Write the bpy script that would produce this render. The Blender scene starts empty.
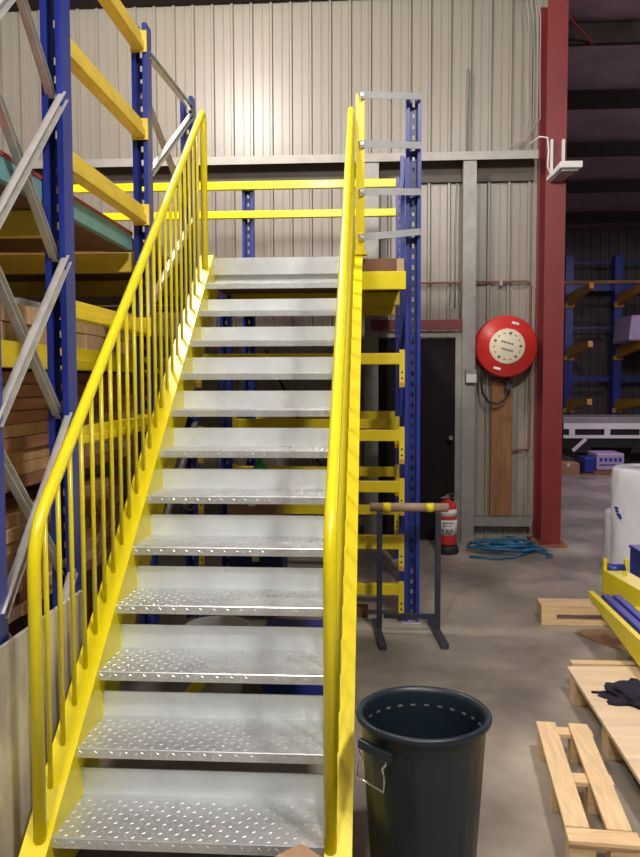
import bpy, bmesh, math, random
from mathutils import Vector, Matrix
random.seed(7)
S = bpy.context.scene
COL = S.collection

# ------------------------------------------------------------------ camera
PITCH, YAW, ROLL, FPX = 0.058905, 0.064429, -0.002558, 798.5
cp, sp, cy, sy = math.cos(PITCH), math.sin(PITCH), math.cos(YAW), math.sin(YAW)
fw = Vector((-sy*cp, cy*cp, -sp)); rt = Vector((cy, sy, 0)); up = rt.cross(fw)
cr, sr = math.cos(ROLL), math.sin(ROLL)
rt, up = rt*cr + up*sr, up*cr - rt*sr
cam = bpy.data.cameras.new('camera'); camo = bpy.data.objects.new('camera', cam); COL.objects.link(camo)
cam.sensor_fit = 'VERTICAL'; cam.sensor_height = 36.0; cam.lens = FPX*36.0/857.0
cam.clip_start = 0.05; cam.clip_end = 200
M4 = Matrix((( rt.x, up.x, -fw.x, 0), (rt.y, up.y, -fw.y, 0), (rt.z, up.z, -fw.z, 1.621), (0, 0, 0, 1)))
camo.matrix_world = M4
S.camera = camo

# ------------------------------------------------------------------ world, lights, exposure
W = bpy.data.worlds.new('world'); S.world = W; W.use_nodes = True
bg = W.node_tree.nodes['Background']; bg.inputs[0].default_value = (1.0, 0.95, 0.9, 1); bg.inputs[1].default_value = 0.085
def lamp(name, loc, power, color, radius, kind='POINT', rot=None, size=1.0):
    l = bpy.data.lights.new(name, kind); l.energy = power; l.color = color
    if kind == 'AREA': l.shape = 'DISK'; l.size = size
    else: l.shadow_soft_size = radius
    o = bpy.data.objects.new(name, l); COL.objects.link(o); o.location = loc
    if rot: o.rotation_euler = rot
    return o
lamp('overhead_light', (-1.65, 5.3, 5.15), 400, (1.0, 0.95, 0.86), 0.14)
lamp('overhead_light', (1.3, 0.7, 5.3), 620, (1.0, 0.95, 0.86), 0.2)
lamp('overhead_light', (-0.9, -0.9, 5.3), 420, (1.0, 0.96, 0.90), 0.2)  # added unseen lamp, brightens the treads and risers
lamp('overhead_light', (-1.6, -8.0, 4.4), 60, (1.0, 0.96, 0.90), 0.25)
lamp('overhead_light', (6.5, 8.8, 4.2), 120, (0.95, 0.82, 1.0), 0.3)
lamp('overhead_light', (4.5, 12.5, 4.7), 85, (0.94, 0.72, 1.0), 0.3, 'AREA', (0, 0, 0), 0.8)
S.view_settings.view_transform = 'Standard'; S.view_settings.look = 'None'
S.view_settings.gamma = 1.0; S.view_settings.use_curve_mapping = False
S.view_settings.exposure = 0.0

# ------------------------------------------------------------------ materials
def mat(name, color, rough=0.5, metal=0.0, var=0.12, scale=6.0, bump=0.0, bscale=60.0, stretch=(1,1,1), c2=None, spec=None, alpha=None, coat=0.0):
    m = bpy.data.materials.new(name); m.use_nodes = True
    nt = m.node_tree; N = nt.nodes; L = nt.links
    b = N['Principled BSDF']; b.inputs['Roughness'].default_value = rough; b.inputs['Metallic'].default_value = metal
    if spec is not None: b.inputs['Specular IOR Level'].default_value = spec
    if coat: b.inputs['Coat Weight'].default_value = coat; b.inputs['Coat Roughness'].default_value = 0.12
    tc = N.new('ShaderNodeTexCoord'); mp = N.new('ShaderNodeMapping'); mp.inputs['Scale'].default_value = stretch
    L.new(tc.outputs['Object'], mp.inputs['Vector'])
    nz = N.new('ShaderNodeTexNoise'); nz.inputs['Scale'].default_value = scale; nz.inputs['Detail'].default_value = 6
    nz.inputs['Roughness'].default_value = 0.6
    L.new(mp.outputs[0], nz.inputs['Vector'])
    r = N.new('ShaderNodeValToRGB')
    lo = tuple(c*(1-var) for c in color); hi = tuple(min(1, c*(1+var)) for c in (c2 or color))
    r.color_ramp.elements[0].position = 0.3; r.color_ramp.elements[1].position = 0.7
    r.color_ramp.elements[0].color = (*lo, 1); r.color_ramp.elements[1].color = (*hi, 1)
    L.new(nz.outputs['Fac'], r.inputs[0]); L.new(r.outputs[0], b.inputs['Base Color'])
    if bump:
        n2 = N.new('ShaderNodeTexNoise'); n2.inputs['Scale'].default_value = bscale; n2.inputs['Detail'].default_value = 4
        L.new(mp.outputs[0], n2.inputs['Vector'])
        bp = N.new('ShaderNodeBump'); bp.inputs['Strength'].default_value = bump; bp.inputs['Distance'].default_value = 0.01
        L.new(n2.outputs['Fac'], bp.inputs['Height']); L.new(bp.outputs[0], b.inputs['Normal'])
    return m

def concrete(name):
    m = mat(name, (0.295, 0.268, 0.215), rough=0.42, var=0.28, scale=1.3, bump=0.12, bscale=25, c2=(0.40, 0.368, 0.30))
    nt = m.node_tree; N = nt.nodes; L = nt.links; b = N['Principled BSDF']
    tc = N.new('ShaderNodeTexCoord')
    n = N.new('ShaderNodeTexNoise'); n.inputs['Scale'].default_value = 7; n.inputs['Detail'].default_value = 8; L.new(tc.outputs['Object'], n.inputs[0])
    mp = N.new('ShaderNodeMapRange'); L.new(n.outputs['Fac'], mp.inputs[0])
    mp.inputs[1].default_value = 0.3; mp.inputs[2].default_value = 0.7; mp.inputs[3].default_value = 0.3; mp.inputs[4].default_value = 0.6
    L.new(mp.outputs[0], b.inputs['Roughness'])
    # grey smudges
    base = b.inputs['Base Color'].links[0].from_socket
    mx = N.new('ShaderNodeMix'); mx.data_type = 'RGBA'; mx.blend_type = 'MULTIPLY'
    n3 = N.new('ShaderNodeTexNoise'); n3.inputs['Scale'].default_value = 0.9; n3.inputs['Detail'].default_value = 7; n3.inputs['Distortion'].default_value = 0.6
    L.new(tc.outputs['Object'], n3.inputs[0])
    rp = N.new('ShaderNodeValToRGB'); rp.color_ramp.elements[0].position = 0.38; rp.color_ramp.elements[1].position = 0.56
    rp.color_ramp.elements[0].color = (0.62, 0.62, 0.63, 1); rp.color_ramp.elements[1].color = (1, 1, 1, 1)
    L.new(n3.outputs['Fac'], rp.inputs[0])
    mx.inputs[0].default_value = 1.0
    L.new(base, mx.inputs[6]); L.new(rp.outputs[0], mx.inputs[7]); L.new(mx.outputs[2], b.inputs['Base Color'])
    return m

YEL = mat('yellow_paint', (0.86, 0.745, 0.008), rough=0.3, var=0.04, scale=8, coat=0.1)
YRK = mat('rack_yellow', (0.78, 0.62, 0.015), rough=0.42, var=0.08, scale=8)
YDL = mat('faded_yellow', (0.80, 0.61, 0.07), rough=0.5, var=0.10, scale=6)
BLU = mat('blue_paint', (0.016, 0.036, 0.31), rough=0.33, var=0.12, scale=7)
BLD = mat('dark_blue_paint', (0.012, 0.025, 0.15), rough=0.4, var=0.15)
GAL = mat('galvanised', (0.60, 0.60, 0.57), rough=0.4, metal=0.45, var=0.14, scale=14)
GLD = mat('dull_galvanised', (0.30, 0.295, 0.275), rough=0.5, metal=0.4, var=0.15, scale=10)
PLT = mat('checker_plate', (0.65, 0.69, 0.70), rough=0.30, metal=0.65, var=0.10, scale=9)
GRS = mat('galvanised_riser', (0.69, 0.735, 0.75), rough=0.42, metal=0.4, var=0.12, scale=5)
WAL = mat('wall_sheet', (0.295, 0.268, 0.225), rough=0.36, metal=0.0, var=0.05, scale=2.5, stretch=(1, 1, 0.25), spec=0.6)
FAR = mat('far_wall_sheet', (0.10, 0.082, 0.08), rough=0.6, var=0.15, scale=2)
FOI = mat('roof_foil', (0.33, 0.235, 0.29), rough=0.55, metal=0.25, var=0.25, scale=2.2, bump=1.0, bscale=5.0, stretch=(1, 1, 1))
PUR = mat('purlin_steel', (0.04, 0.03, 0.03), rough=0.8, var=0.2, spec=0.15)
FLO = concrete('concrete_floor')
RED = mat('column_red', (0.20, 0.024, 0.025), rough=0.45, var=0.12, scale=3)
REL = mat('reel_red', (0.62, 0.035, 0.03), rough=0.33, var=0.06)
DOR = mat('door_dark', (0.010, 0.008, 0.008), rough=0.7, var=0.15, spec=0.2)
BLK = mat('black', (0.012, 0.012, 0.014), rough=0.55, var=0.2)
BIN = mat('bin_plastic', (0.009, 0.019, 0.030), rough=0.42, var=0.1, scale=4)
WHT = mat('white_plastic', (0.78, 0.77, 0.76), rough=0.4, var=0.04)
CRM = mat('cream_disc', (0.78, 0.70, 0.52), rough=0.45, var=0.05)
GRY = mat('grey_print', (0.12, 0.12, 0.12), rough=0.6, var=0.1)
FLM = mat('white_film', (0.76, 0.77, 0.80), rough=0.22, var=0.06, scale=5, bump=0.8, bscale=7, stretch=(1, 1, 0.6))
PIN = mat('pine', (0.80, 0.60, 0.33), rough=0.6, var=0.16, scale=4, bump=0.1, stretch=(14, 1.2, 14))
PIX = mat('pine_cross', (0.78, 0.57, 0.31), rough=0.6, var=0.16, scale=4, bump=0.1, stretch=(1.2, 14, 14))
PLY = mat('plywood', (0.80, 0.63, 0.40), rough=0.5, var=0.14, scale=2.5, stretch=(1, 7, 7))
TMA = mat('timber_tan', (0.56, 0.35, 0.18), rough=0.75, var=0.22, scale=9)
TMB = mat('timber_red', (0.36, 0.165, 0.10), rough=0.75, var=0.22, scale=7)
TMC = mat('timber_pale', (0.62, 0.43, 0.25), rough=0.75, var=0.16, scale=9)
BRN = mat('brown_board', (0.17, 0.085, 0.05), rough=0.7, var=0.2)
RST = mat('rust_board', (0.25, 0.12, 0.05), rough=0.75, var=0.3, scale=5, stretch=(5, 5, 0.6))
TEA = mat('teal_paint', (0.16, 0.37, 0.40), rough=0.5, var=0.14)
RDD = mat('deck_red', (0.45, 0.06, 0.04), rough=0.6, var=0.12)
CRD = mat('cardboard', (0.36, 0.22, 0.12), rough=0.8, var=0.1)
SHT = mat('dusty_sheet', (0.50, 0.47, 0.39), rough=0.36, var=0.32, scale=4.5, c2=(0.68, 0.65, 0.57), stretch=(1, 1, 0.5), metal=0.15)
HOS = mat('blue_hose', (0.015, 0.14, 0.30), rough=0.4, var=0.1)
PIP = mat('pipe_brown', (0.20, 0.09, 0.06), rough=0.5, var=0.15)
CBL = mat('cable', (0.33, 0.30, 0.27), rough=0.5, var=0.1)
CLO = mat('black_cloth', (0.016, 0.014, 0.028), rough=0.9, var=0.3, bump=0.6, bscale=40)
PRP = mat('lilac_wrap', (0.46, 0.36, 0.55), rough=0.4, var=0.15)
GRN = mat('green_plastic', (0.02, 0.30, 0.05), rough=0.3, var=0.1)
TAN = mat('tan_roller', (0.36, 0.26, 0.16), rough=0.5, var=0.2)
STE = mat('stand_steel', (0.045, 0.05, 0.075), rough=0.4, metal=0.3, var=0.2)
CHR = mat('chrome', (0.75, 0.75, 0.75), rough=0.2, metal=1.0, var=0.03)
GIR = mat('girt_zinc', (0.37, 0.355, 0.325), rough=0.5, metal=0.2, var=0.12)
DRK = mat('girt_shade_and_base', (0.115, 0.095, 0.08), rough=0.6, var=0.15)  # girt recess shade put into the colour; plain dark for rack bases
ARM = mat('arm_orange', (0.62, 0.32, 0.03), rough=0.45, var=0.1)

# ------------------------------------------------------------------ helpers
ORIG = {}
class MB:
    def __init__(s): s.bm = bmesh.new()
    def quadbox(s, c):          # 8 corners: bottom ring (4) then top ring (4)
        v = [s.bm.verts.new(p) for p in c]
        for f in ((0,3,2,1), (4,5,6,7), (0,1,5,4), (1,2,6,5), (2,3,7,6), (3,0,4,7)):
            s.bm.faces.new([v[i] for i in f])
        return s
    def box(s, x0, x1, y0, y1, z0, z1):
        return s.quadbox([(x0,y0,z0),(x1,y0,z0),(x1,y1,z0),(x0,y1,z0),(x0,y0,z1),(x1,y0,z1),(x1,y1,z1),(x0,y1,z1)])
    def bar(s, p, q, w, h, upv=(0,0,1)):
        p, q = Vector(p), Vector(q); d = (q-p).normalized(); u = Vector(upv)
        r = d.cross(u)
        if r.length < 1e-4: r = d.cross(Vector((1,0,0)))
        r.normalize(); u = r.cross(d).normalized(); r *= w/2; u *= h/2
        return s.quadbox([p-r-u, p+r-u, q+r-u, q-r-u, p-r+u, p+r+u, q+r+u, q-r+u])
    def tube(s, pts, r, seg=12, cap=True, closed=False):
        P = [Vector(p) for p in pts]; n = len(P); rings = []; prev = None
        for i, p in enumerate(P):
            if closed: t = P[(i+1)%n]-P[(i-1)%n]
            else: t = P[min(i+1, n-1)]-P[max(i-1, 0)]
            t.normalize()
            if prev is None:
                a = Vector((0,0,1)) if abs(t.z) < 0.9 else Vector((1,0,0))
                u = t.cross(a).normalized()
            else:
                u = (prev - t*prev.dot(t)).normalized()
            prev = u; v = t.cross(u)
            rr = r[i] if isinstance(r, (list, tuple)) else r
            k = 1.0
            rings.append([s.bm.verts.new(p + (u*math.cos(2*math.pi*j/seg)+v*math.sin(2*math.pi*j/seg))*rr*k) for j in range(seg)])
        m = n if closed else n-1
        for i in range(m):
            A, B = rings[i], rings[(i+1)%n]
            for j in range(seg): 
                f = s.bm.faces.new((A[j], A[(j+1)%seg], B[(j+1)%seg], B[j])); f.smooth = True
        if cap and not closed:
            s.bm.faces.new(list(reversed(rings[0]))); s.bm.faces.new(rings[-1])
        return s
    def cyl(s, p, q, r, seg=24, r2=None):
        return s.tube([p, q], [r, r if r2 is None else r2], seg)
    def lathe(s, prof, c, seg=48, axis='z', warp=None):
        # prof: list (r, h); closed when the first and last points coincide with the axis or each other
        c = Vector(c); rings = []
        for r, h in prof:
            ring = []
            for j in range(seg):
                a = 2*math.pi*j/seg; rr = r if warp is None else warp(r, h, a)
                if axis == 'z': p = Vector((rr*math.cos(a), rr*math.sin(a), h))
                else: p = Vector((rr*math.cos(a), h, rr*math.sin(a)))
                ring.append(s.bm.verts.new(c+p))
            rings.append(ring)
        for A, B in zip(rings, rings[1:]):
            for j in range(seg):
                f = s.bm.faces.new((A[j], A[(j+1)%seg], B[(j+1)%seg], B[j])); f.smooth = True
        if prof[0][0] > 0: s.bm.faces.new(list(reversed(rings[0])))
        if prof[-1][0] > 0: s.bm.faces.new(rings[-1])
        return s
    def prism(s, poly, axis, a, b):       # poly in the two remaining axes, extruded from a to b
        def P(p, t):
            return {'x': (t, p[0], p[1]), 'y': (p[0], t, p[1]), 'z': (p[0], p[1], t)}[axis]
        A = [s.bm.verts.new(P(p, a)) for p in poly]; B = [s.bm.verts.new(P(p, b)) for p in poly]
        n = len(poly)
        s.bm.faces.new(A); s.bm.faces.new(list(reversed(B)))
        for i in range(n): s.bm.faces.new((A[i], B[i], B[(i+1)%n], A[(i+1)%n]))
        return s
    def build(s, name, m, parent=None, bevel=0.0, smooth=None, sub=0):
        bmesh.ops.recalc_face_normals(s.bm, faces=s.bm.faces)
        vs = [v.co for v in s.bm.verts]
        if parent is None:
            org = Vector(((min(v.x for v in vs)+max(v.x for v in vs))/2, (min(v.y for v in vs)+max(v.y for v in vs))/2, min(v.z for v in vs)))
        else: org = ORIG[parent.name]
        bmesh.ops.translate(s.bm, verts=s.bm.verts, vec=-org)
        me = bpy.data.meshes.new(name); s.bm.to_mesh(me); s.bm.free()
        me.materials.append(m)
        o = bpy.data.objects.new(name, me); COL.objects.link(o)
        if parent is None: o.location = org
        else: o.parent = parent
        ORIG[o.name] = org
        if bevel:
            md = o.modifiers.new('bevel', 'BEVEL'); md.width = bevel; md.segments = 2; md.limit_method = 'ANGLE'
        if sub:
            md = o.modifiers.new('sub', 'SUBSURF'); md.levels = sub; md.render_levels = sub
        return o
def tag(o, label, cat, group=None):
    o['label'] = label; o['category'] = cat
    if group: o['group'] = group
    return o
def thing(name, label, cat, loc, group=None):
    o = bpy.data.objects.new(name, None); COL.objects.link(o); o.location = loc; o.empty_display_size = 0.1
    ORIG[o.name] = Vector(loc)
    return tag(o, label, cat, group)
def struct(o):
    o['kind'] = 'structure'; return o
def bx(*a): return MB().box(*a)

# ------------------------------------------------------------------ structure
struct(bx(-7, 16, -4, 21, -0.12, 0).build('floor', FLO))
def sheet_wall(x0, x1, y, z0, z1, pitch, rib, depth):
    pts = []; x = x0
    while x < x1:
        pts += [(x, y), (x+pitch*0.40, y), (x+pitch*0.42, y-depth*0.2), (x+pitch*0.46, y-depth*0.2), (x+pitch*0.48, y), (x+pitch-rib*1.6, y), (x+pitch-rib*1.2, y-depth), (x+pitch-rib*0.4, y-depth)]
        x += pitch
    pts.append((x, y)); pts += [(x, y+0.02), (x0, y+0.02)]
    return MB().prism(pts, 'z', z0, z1)
struct(sheet_wall(-7, 1.7, 8.28, 0, 5.66, 0.2, 0.026, 0.03).build('wall_back', WAL))
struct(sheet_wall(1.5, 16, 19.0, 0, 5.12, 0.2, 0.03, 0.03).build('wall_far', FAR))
struct(bx(-7, 1.72, -4, 8.32, 5.66, 5.70).build('ceiling', FOI))
# roof over the next bay, falling slightly towards the far wall
c = MB(); c.quadbox([(1.78,4,5.30),(16,4,5.30),(16,19.1,5.12),(1.78,19.1,5.12),(1.78,4,5.34),(16,4,5.34),(16,19.1,5.16),(1.78,19.1,5.16)])
struct(c.build('ceiling', FOI))
k = 1
def trim(mb, m, bevel=0.0):
    global k
    o = struct(mb.build('trim_%d' % k, m, None, bevel)); k += 1; return o
def c_purlin(x0, x1, y, z0, z1, d=0.075, t=0.006):
    return MB().prism([(y,z0),(y+d,z0),(y+d,z0+0.02),(y+d-t,z0+0.02),(y+d-t,z0+t),(y+t,z0+t),(y+t,z1-t),(y+d-t,z1-t),(y+d-t,z1-0.02),(y+d,z1-0.02),(y+d,z1),(y,z1)], 'x', x0, x1)
for yy, zz in ((8.45, 5.03), (10.3, 5.0), (12.35, 4.97), (14.6, 4.95), (17.2, 4.92)):
    trim(c_purlin(1.84, 16, yy, zz, zz+0.20), PUR)
trim(c_purlin(-7, 1.6, 8.02, 5.44, 5.65, 0.2), PUR)
# girt: face lip up top, shade of the recess below painted as a dark strip
gx = [(8.04,3.785),(8.04,3.865),(8.23,3.865),(8.23,3.859),(8.046,3.859),(8.046,3.785)]
trim(MB().prism(gx, 'x', -7, 1.62), GIR)
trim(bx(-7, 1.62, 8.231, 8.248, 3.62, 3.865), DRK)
trim(bx(0.9, 1.03, 8.06, 8.185, 0.0, 3.79), GLD)          # mullion right of the door
trim(bx(-0.07, 0.07, 8.06, 8.185, 0.0, 3.79), GLD)        # mullion left of the door
trim(bx(1.03, 1.62, 8.12, 8.245, 0.15, 0.24), GLD)        # bottom girt
trim(bx(-7, -0.07, 8.12, 8.245, 0.15, 0.24), GLD)
trim(bx(0.0, 0.9, 8.03, 8.058, 2.13, 2.23), RED)          # red head over the door

d = struct(bx(0.07, 0.84, 8.14, 8.19, 0.0, 2.05).build('door_1', DOR))
MB().box(0.84, 0.9, 8.10, 8.2, 0, 2.11).box(0.07, 0.84, 8.10, 8.2, 2.06, 2.12).build('door_frame', GLD, d)
MB().cyl((0.79, 8.14, 1.05), (0.79, 8.09, 1.05), 0.012, 12).lathe([(0.0,-0.06),(0.022,-0.055),(0.03,-0.035),(0.022,-0.012),(0.0,-0.005)], (0.79, 8.09, 1.05), 16, 'y').build('door_knob', CHR, d)

# ------------------------------------------------------------------ red I-section column
t = thing('steel_column', 'tall red painted steel I-column at the end of the corrugated wall', 'column', (1.75, 8.05, 0))
MB().box(1.655, 1.845, 7.86, 7.875, 0.025, 5.3).build('front_flange', RED, t)
MB().box(1.743, 1.757, 7.875, 8.235, 0.025, 5.3).build('web', RED, t)
MB().box(1.655, 1.845, 8.235, 8.25, 0.025, 5.3).build('rear_flange', RED, t)
MB().box(1.60, 1.90, 7.80, 8.27, 0, 0.025).build('base_plate', RST, t)
t = thing('fly_brace', 'thin red brace from the red column up to the roof purlin', 'brace', (1.85, 8.05, 5.0))
MB().bar((1.85, 7.95, 5.1), (2.23, 8.47, 5.03), 0.02, 0.02).build('brace', RED, t)

# ------------------------------------------------------------------ staircase
R_, G_, Y1 = 0.185, 0.22515, 2.3815
XL, XR = -1.004, -0.142
st = thing('staircase', 'yellow steel staircase with galvanised checker plate treads rising to the mezzanine', 'staircase', (-0.58, 2.38, 0))
SL = R_/G_
def ntop(y): return 0.2 + SL*(y-Y1)
for side in (0, 1):
    xi = XL if side == 0 else XR; sg = -1 if side == 0 else 1
    web = [(2.30, 0), (2.30, ntop(2.30)), (5.09, ntop(5.09)), (5.14, 2.425), (5.20, 2.425), (5.20, 2.12), (5.12, 2.10), (2.66, 0.08), (2.66, 0)]
    s = MB().prism(web, 'x', xi, xi+sg*0.008).build('stringer', YEL, st)
    f = MB(); a, b = xi+sg*0.008, xi+sg*0.085
    x0, x1 = min(a, b), max(a, b)
    f.quadbox([(x0,2.30,ntop(2.30)-0.012),(x1,2.30,ntop(2.30)-0.012),(x1,5.09,ntop(5.09)-0.012),(x0,5.09,ntop(5.09)-0.012),
               (x0,2.30,ntop(2.30)),(x1,2.30,ntop(2.30)),(x1,5.09,ntop(5.09)),(x0,5.09,ntop(5.09))])
    f.box(x0, x1, 5.09, 5.2, 2.413, 2.425)
    f.box(x0, x1, 2.30, 2.308, 0, ntop(2.30)-0.012)
    f.build('flange', YEL, s)
    # rail
    xr = -1.038 if side == 0 else -0.124
    hr = 0.021
    def hz(y): return 1.155 + SL*(y-2.37)
    pts = [(xr, 2.37, ntop(2.37)-0.01), (xr, 2.37, 1.04)]
    yb = 2.37; r0 = 0.12; th = math.atan(SL)
    # rounded lower elbow
    p0 = Vector((xr, yb, hz(yb)-0.13)); p1 = Vector((xr, yb, hz(yb))); p2 = Vector((xr, yb+0.13*math.cos(th), hz(yb)+0.13*math.sin(th)))
    pts = [(xr, yb, ntop(yb)-0.01)] + [tuple(p0*(1-q)**2 + p1*2*q*(1-q) + p2*q*q) for q in [i/8 for i in range(9)]]
    yt = 4.975
    q0 = Vector((xr, yt-0.09*math.cos(th), hz(yt)-0.09*math.sin(th))); q1 = Vector((xr, yt, hz(yt))); q2 = Vector((xr, yt, hz(yt)-0.10))
    pts += [tuple(q0*(1-q)**2 + q1*2*q*(1-q) + q2*q*q) for q in [i/8 for i in range(9)]]
    pts.append((xr, yt, ntop(yt)-0.005))
    MB().tube(pts, hr, 14).build('handrail', YEL, st)
    xb = -1.053 if side == 0 else -0.116
    for i in range(1, 23):
        y = Y1 + i*G_/2
        MB().cyl((xb, y, ntop(y)-0.006), (xb, y, hz(y)-0.012), 0.0085, 10).build('baluster', YEL, st)
def lozenges(mb, y, z):
    """raised diamond bars of checker plate, alternating in direction, on the tread and its front lip"""
    cell = 0.0265
    def loz(c, u, v, n):
        c = Vector(c); L, Wd, H = 0.0120, 0.0040, 0.0016
        base = [mb.bm.verts.new(c+u*a+v*b_) for a, b_ in ((-L,0),(0,-Wd),(L,0),(0,Wd))]
        top = [mb.bm.verts.new(c+u*a*0.6+v*b_*0.45+n*H) for a, b_ in ((-L,0),(0,-Wd),(L,0),(0,Wd))]
        for q in range(4): mb.bm.faces.new((base[q], base[(q+1)%4], top[(q+1)%4], top[q]))
        mb.bm.faces.new(top)
    k1 = math.sqrt(0.5); nx = int((XR-XL)/cell)
    for a in range(nx):
        x = XL + (a+0.5)*(XR-XL)/nx
        for b_ in range(9):
            sg = 1 if (a+b_) % 2 else -1
            loz((x, y+0.018+b_*cell, z), Vector((k1, sg*k1, 0)), Vector((-sg*k1, k1, 0)), Vector((0, 0, 1)))
        sg = 1 if a % 2 else -1
        loz((x, y, z-0.0175), Vector((k1, 0, sg*k1)), Vector((-sg*k1, 0, k1)), Vector((0, -1, 0)))
for i in range(12):
    y = Y1+i*G_; z = (i+1)*R_
    tr = MB()
    prof = [(y, z-0.034), (y+0.004, z-0.034), (y+0.004, z-0.006), (y+0.285, z-0.006), (y+0.285, z), (y+0.002, z), (y, z-0.003)]
    tr.prism(prof, 'x', XL, XR); lozenges(tr, y, z)
    o = tr.build('tread', PLT, st)
    MB().box(XL, XR, y+0.274, y+0.280, z, z+0.092).build('riser_plate', GRS, o)
yl = Y1+12*G_
MB().prism([(yl-0.004, 2.300), (yl, 2.300), (yl, 2.40), (yl+0.07, 2.40), (yl+0.07, 2.406), (yl-0.004, 2.406)], 'x', XL, XR).build('landing_nosing', PLT, st)
# tall flat post at the head of the right-hand rail
MB().box(-0.100, -0.045, 5.06, 5.10, 2.435, 3.40).box(-0.115, -0.03, 5.05, 5.13, 2.4135, 2.435).build('end_post', YEL, st)
sb = MB(); sb.prism([(2.30,0),(2.66,0),(2.66,0.008),(2.30,0.008)], 'x', XL-0.07, XL).build('foot_plate', YEL, st)
MB().prism([(2.30,0),(2.66,0),(2.66,0.008),(2.30,0.008)], 'x', XR, XR+0.07).build('foot_plate', YEL, st)

# ------------------------------------------------------------------ pallet racking
def upright(root, x0, x1, y0, y1, z0, z1, name='upright', m=None, base=True):
    """open section facing the aisle end: two folded side plates and a slotted web"""
    m = m or BLU; t = 0.004; lip = 0.024
    mb = MB()
    for xa, xb in ((x0, x0+lip), (x1-lip, x1)):
        mb.box(xa, xb, y0, y0+t, z0, z1)
    mb.box(x0, x0+t, y0+t, y1, z0, z1); mb.box(x1-t, x1, y0+t, y1, z0, z1)
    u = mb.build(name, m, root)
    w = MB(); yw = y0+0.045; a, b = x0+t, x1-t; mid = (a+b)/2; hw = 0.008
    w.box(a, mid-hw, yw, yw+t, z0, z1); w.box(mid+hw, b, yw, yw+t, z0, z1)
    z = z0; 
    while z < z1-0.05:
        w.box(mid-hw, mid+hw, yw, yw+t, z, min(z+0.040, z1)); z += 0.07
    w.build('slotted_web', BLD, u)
    if base: MB().box(x0-0.02, x1+0.008, y0-0.03, y1+0.03, 0, 0.006).build('foot_plate', GAL, u)
    return u
def brace(root, p, q, w=0.036, d=0.026, m=None, upv=(1,0,0)):
    """lipped channel brace"""
    p, q = Vector(p), Vector(q); mb = MB(); n = Vector(upv); dr = (q-p).normalized(); sd = dr.cross(n).normalized()
    mb.bar(p, q, w, 0.004, upv)
    for s in (-1, 1):
        o = sd*s*(w/2-0.002) + n*(d/2)
        mb.bar(p+o, q+o, 0.004, d, upv)
    return mb.build('brace', m or GAL, root)
TOP = 3.50
XA, XB = -1.262, -1.18
fr = thing('storage_rack', 'blue rack upright frame with crossed galvanised braces at the left edge', 'rack frame', (-1.22, 2.8, 0), 'blue racking frames')
upright(fr, XA, XB, 2.395, 2.49, 0.006, TOP+0.9); upright(fr, XA, XB, 3.05, 3.145, 0.006, TOP+0.9)
nz = [0.26, 0.87, 1.49, 2.10, 2.72, 3.33, 3.95]
for a, b in zip(nz, nz[1:]):
    brace(fr, (XB-0.016, 3.075, b), (XB-0.016, 2.455, a), upv=(1, 0, 0))
    brace(fr, (XA+0.018, 2.455, b), (XA+0.018, 3.075, a), upv=(1, 0, 0))
fr2 = thing('storage_rack', 'blue rack upright frame with pale braces behind the left stair rail', 'rack frame', (-1.22, 4.8, 0), 'blue racking frames')
upright(fr2, XA, XB, 4.23, 4.325, 0.006, TOP); upright(fr2, XA, XB, 5.31, 5.405, 0.006, TOP)
brace(fr2, (XB-0.02, 4.30, 3.36), (XB-0.02, 5.33, 3.42))
for dz in (0, -0.68, -1.36, -2.04):
    brace(fr2, (XB-0.02, 5.33, 3.38+dz), (XB-0.02, 4.30, 2.74+dz))
    brace(fr2, (XA+0.018, 4.30, 3.20+dz), (XA+0.018, 5.33, 2.80+dz))
RX0, RX1 = 0.222, 0.322
fr3 = thing('storage_rack', 'blue rack upright frame carrying the right side of the landing', 'rack frame', (0.27, 5.8, 0), 'blue racking frames')
upright(fr3, RX0, RX1, 5.31, 5.405, 0.006, 3.46); upright(fr3, RX0-0.0, RX1-0.01, 6.30, 6.395, 0.006, 3.36)
for a, b in ((0.4, 1.0), (1.0, 0.4+1.2), (1.6, 2.2), (2.75, 3.25)):
    brace(fr3, (0.27, 5.37, a), (0.27, 6.34, b), m=BLD)
fr4 = thing('storage_rack', 'blue rack posts at the back left of the landing', 'rack frame', (-1.16, 6.8, 0), 'blue racking frames')
upright(fr4, -1.20, -1.115, 6.30, 6.395, 0.006, 2.30); upright(fr4, -1.16, -1.06, 7.20, 7.295, 0.006, 3.42)
brace(fr4, (-1.16, 6.36, 0.4), (-1.12, 7.24, 1.1), m=GLD); brace(fr4, (-1.16, 6.36, 1.7), (-1.12, 7.24, 1.1), m=GLD)
fr5 = thing('rack_post', 'short blue guard rail post at the back right of the landing', 'post', (0.25, 7.25, 0))
upright(fr5, 0.215, 0.29, 7.20, 7.295, 0.006, 3.42)

def beam_x(x0, x1, y, z, h=0.10, dpt=0.05, label='', m=None, group='yellow rack beams across the bay', conn=True, name='rack_beam', conn_m=None):
    """a beam along x with a hooked end plate at each end"""
    t = thing(name, label, 'rack beam', ((x0+x1)/2, y, z-h/2), group)
    mb = MB().box(x0, x1, y, y+dpt, z-h/2, z+h/2); mb.build('beam', m or YRK, t, 0.004)
    if conn:
        for xc, s in ((x0, 1), (x1, -1)):
            e = MB(); a, b = sorted((xc, xc+s*0.036))
            e.box(a, b, y-0.006, y, z-0.19, z+0.06)
            ce = e.build('end_plate', m or YRK, t)
            hh = MB()
            for q in (-0.17, -0.13, -0.09):
                hh.cyl(((a+b)/2, y-0.008, z+q), ((a+b)/2, y-0.006, z+q), 0.007, 10)
            hh.build('plate_hole', BLK, ce)
            MB().box(a+0.004, b-0.002, y-0.016, y-0.006, z-0.188, z-0.156).build('safety_clip', ARM, ce)
    return t
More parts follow.
